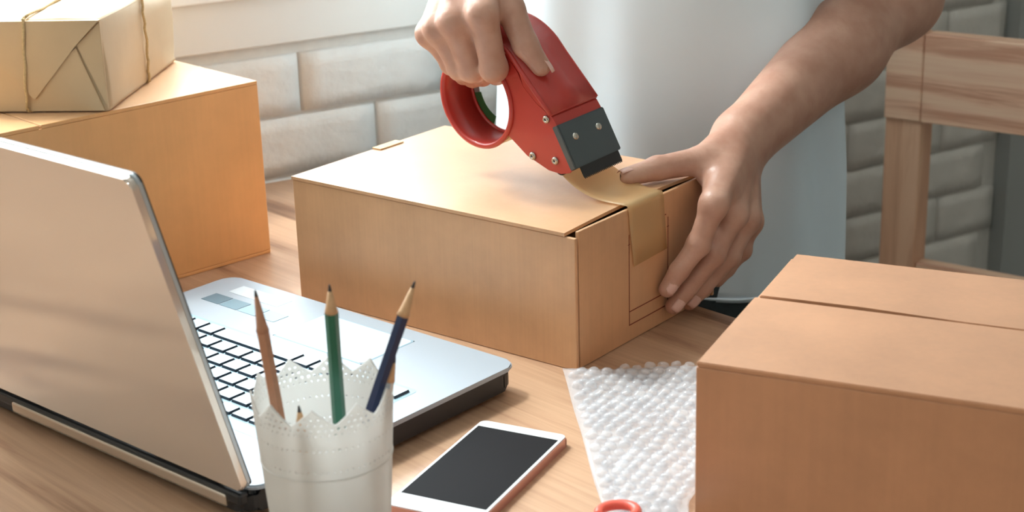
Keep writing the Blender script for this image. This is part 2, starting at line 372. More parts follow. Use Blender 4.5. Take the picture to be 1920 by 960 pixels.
# carton on the left, under the parcel
c2 = thing('cardboard_box', 'tall orange-tan cardboard box against the brick wall, carrying the wrapped parcel', 'box', (-.2172, 1.3719, T), R(42.56))
l, w, h = .36, .20, .158
slab('bottom_panel', (-l, 0, 0), (0, w, TH), 'kraft_orange', c2); slab('front_panel', (-l, 0, TH), (0, TH, h-TH), 'kraft_orange', c2); slab('back_panel', (-l, w-TH, TH), (0, w, h-TH), 'kraft_orange', c2)
slab('side_panel', (-TH, TH, TH), (0, w-TH, h-TH), 'kraft_orange', c2); slab('side_panel', (-l, TH, TH), (-l+TH, w-TH, h-TH), 'kraft_orange', c2)
slab('top_flap', (-l, 0, h-TH), (-.2065, w, h), 'kraft_orange', c2); slab('top_flap', (-.205, 0, h-TH), (0, w, h), 'kraft_orange', c2)

# carton in the right foreground with a half-open seam
c3 = thing('cardboard_box', 'large brown cardboard box in the right foreground with an open seam on top', 'box', (.1039, .8516, T), R(-25.35))
l, w, h = .33, .2032, .1005
slab('bottom_panel', (0, 0, 0), (l, w, TH), 'kraft_brown', c3); slab('front_panel', (0, 0, TH), (l, TH, h-TH), 'kraft_brown', c3); slab('back_panel', (0, w-TH, TH), (l, w, h-TH), 'kraft_brown', c3)
slab('side_panel', (0, TH, TH), (TH, w-TH, h-TH), 'kraft_brown', c3); slab('side_panel', (l-TH, TH, TH), (l, w-TH, h-TH), 'kraft_brown', c3)
ys = .1145
prism('top_flap', [(.0005, 0), (l, 0), (l, ys-.0001), (.13, ys-.0004), (.0005, ys-.0002)], h-TH, h, 'kraft_brown', c3, bev=.0006)
prism('top_flap', [(.0035, ys+.0014), (.03, ys+.0032), (.07, ys+.0036), (.13, ys+.0003), (l, ys+.0002), (l, w), (.0035, w)], h-TH+.0006, h+.0006, 'kraft_brown', c3, bev=.0006)
box('inner_flap_shade', (TH, .06, h-.009), (.13, .17, h-.0065), 'inside', c3)  # dark-coloured flap paints shade into the open seam

# ------------------------------------------------------------------ wrapped parcel
pc = thing('wrapped_parcel', 'parcel wrapped in kraft paper and tied with twine on top of a box', 'parcel', (-.3214, 1.2706, T+.158), R(-5))
l, w, h = .122, .195, .0765
bm = bx(bmesh.new(), (-l, 0, 0), (0, w, h), .004, 3); bmesh.ops.subdivide_edges(bm, edges=bm.edges[:], cuts=3, use_grid_fill=True)
for q in bm.verts:
    cx = (q.co.x+l/2)/(l/2); cz = (q.co.z-h/2)/(h/2); cy = (q.co.y-w/2)/(w/2)
    if q.co.z > .004: q.co.x += .0012*math.sin(q.co.y*90+q.co.z*60); q.co.y += .001*math.sin(q.co.x*110+q.co.z*70)
    if cz > .9: q.co.z += .0018*(1-cx*cx)*(1-cy*cy)+.0006*math.sin(q.co.x*150+q.co.y*120)
obj('paper_wrap', bm, 'paper', pc, smooth=True)
def flap(name, pts, y0, y1): return prism(name, pts, y0, y1, 'paper', pc, axes=(0, 2, 1), bev=.0003)
flap('side_fold', [(-.001, .074), (-.0015, .003), (-.0218, .0553)], -.0014, .002)
flap('side_fold', [(-l+.001, .074), (-l+.0218, .0553), (-l+.0015, .003)], -.0014, .002)
flap('bottom_fold', [(-.004, .0015), (-.0225, .0535), (-.061, .020), (-l+.0225, .0535), (-l+.004, .0015)], -.0021, .001)
flap('top_fold', [(-.0005, .0755), (-.0218, .0553), (-.0598, .0121), (-.0612, .0121), (-l+.0218, .0553), (-l+.0005, .0755)], -.0042, .001)
def loop(pts, name):
    out = []
    for i in range(len(pts)):
        a, b = Vector(pts[i]), Vector(pts[(i+1) % len(pts)])
        for k in range(8):
            q = a.lerp(b, k/8); q += Vector((math.sin(k*2.1+i), math.sin(k*1.7+i*2), math.sin(k*1.3)))*.0005; out.append(q)
    tube(name, out, .00125, 'twine', pc, 8, True)
xt = -.064; e = .0016
loop([(xt-.004, -.005, .004), (xt+.002, -.005, h), (xt+.002, 0, h+e), (xt+.004, w*.5, h+.003), (xt, w, h+e), (xt, w+e, h), (xt, w+e, e), (xt, w, .0013), (xt-.002, 0, .0013)], 'twine_lengthwise')
yt = .103
loop([(e, yt-.001, .002), (e+.0004, yt+.002, h*.5), (e, yt+.001, h), (0, yt, h+e), (-l*.5, yt-.003, h+.003), (-l, yt, h+e), (-l-e, yt, h), (-l-e, yt, e), (-l, yt, .0013), (-.002, yt, .0013)], 'twine_crosswise')

# ------------------------------------------------------------------ laptop
LM = R(-41.2)
lp = thing('laptop', 'open silver laptop seen from behind its lid, stickers on the palm rest', 'laptop', (.0023, 1.0457, T), LM)
W_, D_ = .3106, .2502
def lpts(x0, y0, x1, y1, r): return rrect(x0, y0, x1, y1, r)
# local: x = 0 at the right side going negative to the left, y = 0 at the front edge going negative to the hinge
prism('base_top', lpts(-W_, -.2438, 0, 0, .011), .0186, .022, 'silver', lp, bev=.001)
prism('base_bottom', lpts(-W_+.002, -D_+.003, -.002, -.002, .011), .004, .0186, 'black', lp, bev=.003)
for x in (-.03, -W_+.03):
    for y in (-.03, -D_+.03): lathe('foot', [(.008, 0), (.008, .004)], 'rubber', lp, c=(x, y), n=16)
box('hinge_cover_shade', (-W_+.006, -D_, .010), (-.006, -.2425, .0185), 'black', lp, .002); box('rear_strip', (-.247, -D_-.0012, .0075), (-.018, -D_+.001, .0155), 'chrome', lp, .0018, 3)  # rear of the base, black to stand for the shadow below the lid
tp = prism('touchpad', lpts(-.18, -.0686, -.088, -.0163, .003), .0218, .0223, 'trackpad', lp)
bm = bmesh.new()
for a, b in [((-.1812, -.0698, .0218), (-.18, -.0151, .02215)), ((-.088, -.0698, .0218), (-.0868, -.0151, .02215)), ((-.1812, -.0698, .0218), (-.0868, -.0686, .02215)), ((-.1812, -.0163, .0218), (-.0868, -.0151, .02215))]: bx(bm, a, b)
obj('touchpad_groove', bm, 'swC', tp)
for k, m in enumerate(('swA', 'swB', 'swC', 'swD')):
    x = -.2868+k*.0218; box('sticker', (x, -.0518, .0219), (x+.0205, -.0362, .0223), m, lp)
box('spec_sticker', (-.282, -.028, .0219), (-.224, -.012, .0222), 'trackpad', lp)
prism('keyboard_well', lpts(-.288, -.196, -.022, -.0785, .004), .0218, .02215, 'swD', lp)
def key_mesh(kw, kd):
    v = []; hh = .0021
    for (z_, ins) in ((0, 0), (hh, .0006)):
        for (x, y) in ((ins, ins), (kw-ins, ins), (kw-ins, kd-ins), (ins, kd-ins)): v.append((x, y, z_))
    me = bpy.data.meshes.new('key'); me.from_pydata(v, [], [(4, 5, 6, 7), (0, 1, 5, 4), (1, 2, 6, 5), (2, 3, 7, 6), (3, 0, 4, 7)])
    me.materials.append(MAT['keytop']); me.materials.append(MAT['keyside'])
    for p in me.polygons: p.material_index = 0 if p.index == 0 else 1
    return me
kp = .0175; km = key_mesh(kp-.0022, .0168-.0022); km_f = key_mesh(kp-.0022, .0105)
rows = [(-.0985, None), (-.1160, None), (-.1335, None), (-.1510, None), (-.1685, None), (-.1835, 'f')]
for ri, (ky, kind) in enumerate(rows):
    if ri == 0:
        ws = [(0, 1), (1, 1), (2, 1), (3, 1), (4, 5), (9, 1), (10, 1), (11, 1), (12, 1), (13, 1), (14, 1)]
    else: ws = [(i, 1) for i in range(15)]
    for (i, n_) in ws:
        me = km if n_ == 1 and not kind else (km_f if kind else key_mesh(kp*n_-.0022, .0146))
        obj('key', me, None, lp, loc=(-.2855+i*kp, ky, .0220))
# lid: leans back over the hinge by 15 degrees past upright
TILT = R(105.32)
def lid_part(name, pts, z0, z1, mat, par, bev=.0):
    return prism(name, pts, z0, z1, mat, par, bev=bev)
ls = prism('lid_shell', lpts(-W_+.001, .002, -.001, .2165, .0052), .0015, .0062, 'lid', lp, bev=.0012)
ls.matrix_local = Matrix.Translation((0, -.2442, .0215)) @ Matrix.Rotation(TILT, 4, 'X')
e1_ = prism('lid_rim', lpts(-W_+.0005, .0015, -.0005, .2171, .0056), -.0006, .0016, 'bezel', ls, bev=.0006)
prism('screen_bezel', lpts(-W_+.0007, .0017, -.0007, .2169, .0055), -.0016, -.0004, 'black', ls)
prism('display', lpts(-W_+.014, .018, -.014, .203, .001), -.0018, -.0014, 'screen_off', ls)
tube('hinge', [(-W_+.03, -.2442, .0205), (-W_+.09, -.2442, .0205)], .0045, 'black', lp, 12); tube('hinge', [(-.09, -.2442, .0205), (-.03, -.2442, .0205)], .0045, 'black', lp, 12)

# ------------------------------------------------------------------ phone
ph = thing('smartphone', 'white smartphone with rose metal sides lying screen-up beside the cup', 'phone', (-.0723, .882, T), R(-26.61))
px0, px1, py0, py1 = -.0024, .0612, -.017, .1139
prism('body', rrect(px0, py0, px1, py1, .004, 8), 0, .0064, 'rose', ph, bev=.0014)
prism('front_glass', rrect(px0+.0007, py0+.0007, px1-.0007, py1-.0007, .0035, 8), .0062, .0070, 'phone_white', ph, bev=.0003)
box('screen', (0, 0, .0068), (.0585, .104, .0071), 'phone_screen', ph)
lathe('home_button', [(.0050, .0068), (.0050, .0071), (.0044, .0072)], 'phone_white', ph, c=(.0293, -.0085), n=24)

# ------------------------------------------------------------------ pencil cup
CX, CY = -.1075, .8196
cu = thing('pencil_cup', 'white plastic cup with perforated lace rim holding pencils', 'cup', (CX, CY, T))
def cup_r(z): return .0325+(.0400-.0325)*(z/.109)
NA, Z0 = 420, .066
def scallop(a): return .0992+.0102*(1-abs(((a+R(92))*10/(2*math.pi)) % 1-.5)*2 if False else abs(2*((((a+R(92))*10/(2*math.pi)) % 1)-.5)))**1.15
def hole(a, z):
    r_ = .039; zt = scallop(a)
    if z > zt-.0016: return False
    for row in range(11):
        zz = .1035-row*.0033
        step = .0037/r_; k = (a-(row % 2)*step/2)/step; da = (k-round(k))*step*r_
        big = .0009 if row < 3 else .0006
        if row not in (0, 1, 2, 3, 6, 10): continue
        if da*da+(z-zz)**2 < big*big and zz < zt-.002: return True
    return False
bm = bmesh.new(); zs = [0, .004]+list(np.linspace(.012, Z0, 7))+list(np.linspace(Z0, .1095, 74))[1:]
ring = {}
def vtx(i, j):
    i %= NA
    if (i, j) not in ring:
        a = 2*math.pi*i/NA; z_ = min(zs[j], scallop(a)) if j > 0 else 0; r_ = cup_r(z_); ring[(i, j)] = bm.verts.new((r_*math.cos(a), r_*math.sin(a), z_))
    return ring[(i, j)]
for j in range(len(zs)-1):
    for i in range(NA):
        a = 2*math.pi*(i+.5)/NA; zc = (zs[j]+zs[j+1])/2
        if zs[j] > min(scallop(2*math.pi*i/NA), scallop(2*math.pi*(i+1)/NA))-.0001: continue
        if zs[j] >= Z0 and hole(a, zc): continue
        bm.faces.new((vtx(i, j), vtx(i+1, j), vtx(i+1, j+1), vtx(i, j+1)))
bm.faces.new([vtx(i, 0) for i in range(NA)][::-1])
wallc = obj('cup_wall', bm, 'cup', cu, smooth=True); sm = wallc.modifiers.new('s', 'SOLIDIFY'); sm.thickness = .0011; sm.offset = -1
for zz in (.0655,):
    v, f = tube_data([((cup_r(zz)+.0001)*math.cos(2*math.pi*k/64), (cup_r(zz)+.0001)*math.sin(2*math.pi*k/64), zz) for k in range(64)], .0005, 6, True); pm('band_ring', v, f, 'cup', cu, True)

# ------------------------------------------------------------------ pencils
def pencil(label, tip, foot, mat, cut=.019, r=.0036, sharp='p_wood', hexa=True, lead_len=.004):
    tip, foot = Vector(tip), Vector(foot); d = tip-foot; Ln = d.length
    m = d.to_track_quat('Z', 'Y').to_matrix().to_4x4(); m.translation = foot+Vector((0, 0, T))
    o = thing('pencil', label, 'pencil', group='pencils in the lace cup', matrix=m)
    n = 6 if hexa else 16
    lathe('barrel', [(r*.9, 0), (r, .0006), (r, Ln-cut)], mat, o, n=n, smooth=not hexa)
    lathe('sharpened_cone', [(r*.985, Ln-cut), (r*.8, Ln-cut+.003), (.0011, Ln-lead_len)], sharp, o, n=18)
    lathe('lead', [(.0011, Ln-lead_len), (.0006, Ln-.001), (.0002, Ln)], 'lead', o, n=10)
pencil('unpainted natural wood pencil leaning left in the lace cup', (-.1351, .7903, .1746), (-.1269, .8281, .006), 'p_nat', .026, .0037, 'p_nat')
pencil('green pencil standing upright in the middle of the lace cup', (-.0972, .8002, .1728), (-.0996, .8252, .006), 'p_green', .017, .0038)
pencil('navy blue pencil leaning right out of the lace cup', (-.0524, .8098, .1698), (-.1128, .8138, .006), 'p_navy', .021, .0037)
pencil('short pale pencil whose tip just clears the right rim of the cup', (-.0652, .8110, .1262), (-.1010, .8330, .006), 'p_silver', .016, .0034)
pencil('short tan pencil stub with only its point above the front of the cup rim', (-.1169, .7900, .1080), (-.1140, .7990, .006), 'p_wood', .014, .0034, 'p_wood')

# ------------------------------------------------------------------ bubble wrap
poly = [(.0341, 1.0707), (.185, 1.078), (.183, 1.034), (.1015, .862), (.0965, .80), (.060, .80), (.0499, .862)]
bw = thing('bubble_wrap', 'sheet of clear bubble wrap lying between the phone and the right box', 'bubble wrap', (.09, .95, T))
def inside(x, y, P):
    c = False; j = len(P)-1
    for i in range(len(P)):
        if (P[i][1] > y) != (P[j][1] > y) and x < (P[j][0]-P[i][0])*(y-P[i][1])/(P[j][1]-P[i][1])+P[i][0]: c = not c
        j = i
    return c
def wrap_z(x, y): return .0034+.0012*math.sin(x*70+y*23)+.0011*math.sin(y*61-x*31+1)
prism_pts = [(p[0]-.09, p[1]-.95) for p in poly]
v, f = [], []; NR, NCc = 60, 26
def edge_x(y, P): return float(np.interp(y, [p[1] for p in P], [p[0] for p in P]))
LE = [(.060, .80), (.0499, .862), (.0341, 1.0725)]; RE = [(.0965, .80), (.1015, .862), (.183, 1.034), (.185, 1.0725)]
for j in range(NR+1):
    y = .80+(1.0725-.80)*j/NR; a_, b_ = edge_x(y, LE), edge_x(y, RE)
    for i in range(NCc+1): x = a_+(b_-a_)*i/NCc; v.append((x-.09, y-.95, wrap_z(x, y)))
for j in range(NR):
    for i in range(NCc): q = j*(NCc+1)+i; f.append((q, q+1, q+NCc+2, q+NCc+1))
flm = pm('film_sheet', v, f, 'film', bw, True); flm.modifiers.new('s', 'SOLIDIFY').thickness = .0003
def dome(r, hgt, n=10):
    prof = [(r, 0), (r*1.02, hgt*.35), (r*.86, hgt*.75), (r*.5, hgt*.97)]; vv, ff = [], []
    for (a, z_) in prof:
        for k in range(n): vv.append((a*math.cos(2*math.pi*k/n), a*math.sin(2*math.pi*k/n), z_))
    vv.append((0, 0, hgt)); t_ = len(vv)-1
    for i in range(len(prof)-1):
        for k in range(n): ff.append((i*n+k, i*n+(k+1) % n, (i+1)*n+(k+1) % n, (i+1)*n+k))
    for k in range(n): ff.append(((len(prof)-1)*n+k, (len(prof)-1)*n+(k+1) % n, t_))
    return vv, ff
dv, df = dome(.0043, .0036); spots = []
pitch = .0094; row = 0; y = 1.0725
while y > .803:
    x = .032+(row % 2)*pitch/2+(1.0725-y)*.07
    while x < .19:
        xx, yy = x+random.uniform(-.0006, .0006), y+random.uniform(-.0006, .0006)
        if inside(xx-.004, yy, poly) and inside(xx+.003, yy, poly): spots.append((xx, yy))
        x += pitch
    y -= pitch*.866; row += 1
spots.sort(key=lambda p: -p[1]) if False else None
near = sorted(spots, key=lambda p: abs(p[1]-.97))
dm = bpy.data.meshes.new('bubble'); dm.from_pydata(dv, [], df); dm.materials.append(MAT['bubble']); dm.polygons.foreach_set('use_smooth', [True]*len(dm.polygons))
for (x, y) in near[:300]:
    o = obj('bubble', dm, None, bw, loc=(x-.09, y-.95, wrap_z(x, y)-.0004)); k = random.uniform(.88, 1.08); o.scale = (k, k*random.uniform(.9, 1.08), random.uniform(.6, 1.35)); o.rotation_euler = (random.uniform(-.4, .4), random.uniform(-.4, .4), random.random()*6)
if near[300:]:
    v, f = [], []
    for (x, y) in near[300:]:
        b = len(v); v += [(p[0]+x-.09, p[1]+y-.95, p[2]+wrap_z(x, y)-.0004) for p in dv]; f += [[b+k for k in q] for q in df]
    pm('remaining_bubbles', v, f, 'bubble', bw, True)['kind'] = 'stuff'

# ------------------------------------------------------------------ scissors
sc = thing('scissors', 'scissors with coral plastic handles lying on the bubble wrap, mostly out of view', 'scissors', (.0575, .8405, T+.008), math.atan2(-.28, -.96))
def ring_path(cx, cy, rx, ry, n=28): return [(cx+rx*math.cos(2*math.pi*k/n), cy+ry*math.sin(2*math.pi*k/n), .003) for k in range(n)]
for s, nm in ((0, 'handle'), (1, 'handle')):
    cy = s*.028; hd = tube('handle_loop', ring_path(0, cy, .0115, .0095), .0031, 'coral', sc, 10, True)
    tube('handle_arm', [(.0105, cy, .003), (.03, .014+(cy-.014)*.5, .003), (.048, .014, .003)], .0034, 'coral', sc, 10)
    sgn = 1 if s else -1
    prism('blade', [(.04, .014-sgn*.004), (.058, .014+sgn*.006), (.11, .014+sgn*.005), (.145, .014), (.06, .014-sgn*.003)], .002+s*.0016, .0034+s*.0016, 'steel', sc)
lathe('pivot_screw', [(.0032, .0012), (.0032, .0062), (.002, .0068)], 'screw', sc, c=(.056, .014), n=20)

# ------------------------------------------------------------------ tape dispenser
dL, dA, dN = Vector((.5343, -.4325, -.7263)), Vector((.6896, .7199, .0786)), Vector((.4889, -.5428, .6829))
dA = (dA-dL*dA.dot(dL)).normalized(); dN = dL.cross(dA).normalized()
DM = Matrix((dL, dA, dN)).transposed().to_4x4(); DM.translation = Vector((.0502, 1.1648, .1293+T))
td = thing('tape_dispenser', 'red metal packing tape dispenser with grey blade plate held above the box', 'tape dispenser', matrix=DM)
RC = (-.0965, -.0455); mm = .001
ringp = [(.0350, .0), (.0350, .028), (.0372, .028), (.0372, .0015), (.0391, .0005), (.0398, -.0008), (.0391, -.0022), (.0372, -.0026), (.0356, -.0018)]
lathe('hub_ring', ringp, 'red', td, axis='y', c=RC, n=72, closed=True)
lathe('hub_back_rim', [(.0350, .0276), (.0332, .0284), (.0332, .0296), (.0372, .0296), (.0372, .0276)], 'red', td, axis='y', c=RC, n=72, closed=True)
def arc_band(name, r0_, r1_, y0, y1, a0, a1, mat, par, n=20):
    v, f = [], []
    for k in range(n+1):
        a = R(a0+(a1-a0)*k/n)
        for (r_, y) in ((r0_, y0), (r1_, y0), (r1_, y1), (r0_, y1)): v.append((RC[0]+r_*math.cos(a), y, RC[1]+r_*math.sin(a)))
    for k in range(n):
        for q in range(4): f.append((4*k+q, 4*k+(q+1) % 4, 4*k+4+(q+1) % 4, 4*k+4+q))
    f += [(0, 1, 2, 3), (4*n+3, 4*n+2, 4*n+1, 4*n)]
    return pm(name, v, f, mat, par, False)
arc_band('core_label', .0275, .0340, .0298, .0303, 175, 238, 'greyprint', td); arc_band('core_label', .0262, .0340, .0298, .0303, 238, 292, 'leaf', td)
sp_pts = [(-104, -7), (-108, 3), (-103, 8.5), (-85, 8.0), (-74, 4.5), (-58, 5.5), (-43, 9.5), (-34, 8.5), (-1, -1), (-.5, -8), (-5, -16), (-14, -24.5), (-35, -34.8), (-57.5, -39), (-61, -32), (-66, -20), (-80, -10), (-92, -6)]
sp_pts = [(a*mm, b*mm) for a, b in sp_pts]
prism('side_plate', sp_pts, -.0006, .0008, 'red', td, axes=(0, 2, 1)); prism('side_plate', sp_pts, .0490, .0504, 'red', td, axes=(0, 2, 1))
prof = [(-.0425, .0122), (-.060, .0126), (-.085, .0130)]
for k in range(13):
    a = R(92+5*k); prof.append((RC[0]+.0592*math.cos(a), RC[1]+.0592*math.sin(a)))
tpl = strip('handle_plate', prof, -.0012, .0512, -.0013, 'red', td, True)
for y in (-.0012, .0512):
    tube('rolled_rim', [(p[0], y, p[1]-.0004) for p in prof], .0019, 'red', tpl, 10)
strip('front_bracket', [(-.0430, .0108), (-.0405, .0112), (-.0330, .0100)], -.0010, .0510, -.0012, 'red', td)
tube('cross_fold', [(-.0425, -.001, .0121), (-.0425, .051, .0121)], .0011, 'red', td, 8)
# underside of the handle near the ring
prism('throat_rim', [(-.0745, .0045), (-.0575, .0058), (-.0425, .0100), (-.0425, .0120), (-.0800, .0125), (-.0900, .0122)], -.0004, .0006, 'red', td, axes=(0, 2, 1))
# grey blade plate, tilted from the top plate
pl = bpy.data.objects.new('blade_plate', None)
v0, v1 = Vector((-.0336, .0098)), Vector((.0005, -.0003)); dd = (v1-v0).normalized(); nn_ = Vector((-dd.y, dd.x)); nn_ = nn_ if nn_.y > 0 else -nn_
def pq(s, t): q = v0+dd*s+nn_*t; return (q.x, q.y)
Lp = (v1-v0).length
bp = prism('blade_plate', [pq(0, .0006), pq(Lp, .0006), pq(Lp, .0026), pq(0, .0026)], -.0022, .0512, 'gunmetal', td, axes=(0, 2, 1), bev=.0007)
prism('plate_flange', [pq(0, -.004), pq(Lp, -.004), pq(Lp, .0016), pq(0, .0016)], -.0024, -.0010, 'gunmetal', bp, axes=(0, 2, 1), bev=.0004)
for y in (.0105, .0375):
    q = pq(Lp*.36, .0026); rv = lathe('rivet', [(.0030, -.001), (.0030, .0003), (.0022, .0012), (.0006, .0015)], 'screw', bp, n=20)
    zz = Vector((nn_.x, 0, nn_.y)); rv.matrix_local = Matrix.Translation((q[0], y, q[1])) @ zz.to_track_quat('Z', 'Y').to_matrix().to_4x4()
# saw blade with teeth
nt_ = 24; v, f = [], []
for side in (.0008, .0015):
    for k in range(nt_*2+1):
        y = .003+.045*k/(nt_*2); a = pq(Lp-.004, side); b = pq(Lp+.0080+(.0018 if k % 2 else 0), side); v += [(a[0], y, a[1]), (b[0], y, b[1])]
n_ = (nt_*2+1)*2
for k in range(nt_*2):
    f += [(2*k, 2*k+1, 2*k+3, 2*k+2), (n_+2*k, n_+2*k+2, n_+2*k+3, n_+2*k+1), (2*k+1, n_+2*k+1, n_+2*k+3, 2*k+3)]
pm('saw_blade', v, f, 'blade', bp, False)
for (a, b) in ((-43, 5.0), (-31.4, -29.5), (-15.5, -12.55)):
    s_ = lathe('screw', [(.0032, -.0004), (.0032, -.0016), (.0024, -.0026), (.0012, -.0026), (.0011, -.0020), (.0001, -.0020)], 'screw', td, axis='y', c=(a*mm, b*mm), n=20)
    lathe('screw_socket', [(.0011, -.0019), (.0011, -.0024), (.0002, -.0024)], 'blade', s_, axis='y', c=(a*mm, b*mm), n=6, smooth=False)
tube('front_roller', [(-.009, .001, -.0150), (-.009, .049, -.0150)], .0055, 'roller', td, 20)
tube('guide_roller', [(-.031, .001, -.0295), (-.031, .049, -.0295)], .003, 'roller', td, 16)
tr = thing('tape_roll', 'nearly used-up tan tape roll around the dispenser ring', 'tape roll', matrix=DM)
lathe('wound_tape', [(.0374, .0035), (.0390, .0035), (.0390, .0275), (.0374, .0275)], 'tape', tr, axis='y', c=RC, n=72, closed=True, smooth=False)

# ------------------------------------------------------------------ tape strip (carton frame: x long side, y toward back)
tq = tag(bpy.data.objects.new('tape_strip', None), 'strip of tan packing tape running from the dispenser onto the box edge', 'tape'); C.objects.link(tq)
tq.location = (.0449, 1.0776, T); tq.rotation_euler = (0, 0, R(-38.29))
def bez(p0, p1, p2, p3, n):
    P = [Vector(p) for p in (p0, p1, p2, p3)]; return [P[0]*(1-t)**3+P[1]*3*t*(1-t)**2+P[2]*3*t*t*(1-t)+P[3]*t**3 for t in np.linspace(0, 1, n)]
c1m = Matrix.Translation((.0449, 1.0776, T)) @ Matrix.Rotation(R(-38.29), 4, 'Z'); inv = c1m.inverted()
def d2c(l_, n_, a_): return inv @ (DM @ Vector((l_, a_, n_)))
h = .1048; ht = h+.0032
rows_ = []
tl0, tr0 = d2c(-.0055, -.0185, .002), d2c(-.0055, -.0185, .049)
left = bez(tl0, tl0+Vector((.010, .0, -.009)), Vector((-.034, .0655, ht+.0008)), Vector((-.016, .0672, ht+.0006)), 14)
right = bez(tr0, tr0+Vector((.014, -.002, -.006)), Vector((-.024, .1150, ht+.0016)), Vector((-.012, .1152, ht+.0010)), 14)
tail_l = [(-.006, .0675, ht+.0004), (-.0012, .0678, ht+.0001), (.0002, .0679, h-.0006), (.0003, .069, h-.012), (.0003, .0715, .078), (.0003, .0745, .0592)]
tail_r = [(-.006, .1153, ht+.0006), (-.0012, .1155, ht+.0002), (.0002, .1156, h-.0006), (.0003, .1165, h-.012), (.0003, .1185, .078), (.0003, .1204, .0610)]
left += [Vector(p) for p in tail_l]; right += [Vector(p) for p in tail_r]
v, f = [], []; nc = 9
for i, (a, b) in enumerate(zip(left, right)):
    for k in range(nc):
        t_ = k/(nc-1); q = a.lerp(b, t_); cup_ = math.sin(math.pi*t_)*.0035*max(0, 1-abs(i-6)/6.5); q = q+Vector((0, 0, -cup_)); v.append(q)
for i in range(len(left)-1):
    for k in range(nc-1): f.append((i*nc+k, i*nc+k+1, (i+1)*nc+k+1, (i+1)*nc+k))
ts = pm('tape_film', v, f, 'tape', tq, True); ts.modifiers.new('s', 'SOLIDIFY').thickness = .0001

# ------------------------------------------------------------------ chair
CA = R(-37.45)
ch = thing('wooden_chair', 'unpainted pine chair standing by the brick wall behind the right box', 'chair', (.4885, 1.8291, 0), CA)
TZ = T+.0906; Wd = .42
rail = box('top_rail', (.0004, -.012, TZ-.104), (Wd-.045, .016, TZ), 'chairwood', ch, .0015)
for x in (-.0455, Wd-.045): box('rail_block', (x, -.0125, TZ-.104), (x+.0455, .016, TZ+.0005), 'chairwood', ch, .002)
for x in (-.045, Wd-.045):
    box('back_post', (x, -.008, 0), (x+.045, .027, TZ-.0035), 'postwood', ch, .002)
    tube('peg', [(x+.039, .006, TZ-.004), (x+.039, .006, TZ+.0105)], .0045, 'chairwood', ch, 10)
box('lower_rail', (0, -.004, TZ-.34), (Wd-.045, .018, TZ-.28), 'chairwood', ch, .0015)
for k in range(4): box('seat_slat', (-.04, -.31+k*.078, .43), (Wd-.005, -.31+k*.078+.070, .45), 'chairwood', ch, .002)
for x in (-.04, Wd-.045): box('front_leg', (x, -.31, 0), (x+.04, -.275, .43), 'chairwood', ch, .002); box('side_rail', (x+.008, -.275, .36), (x+.03, -.008, .43), 'chairwood', ch, .0015)

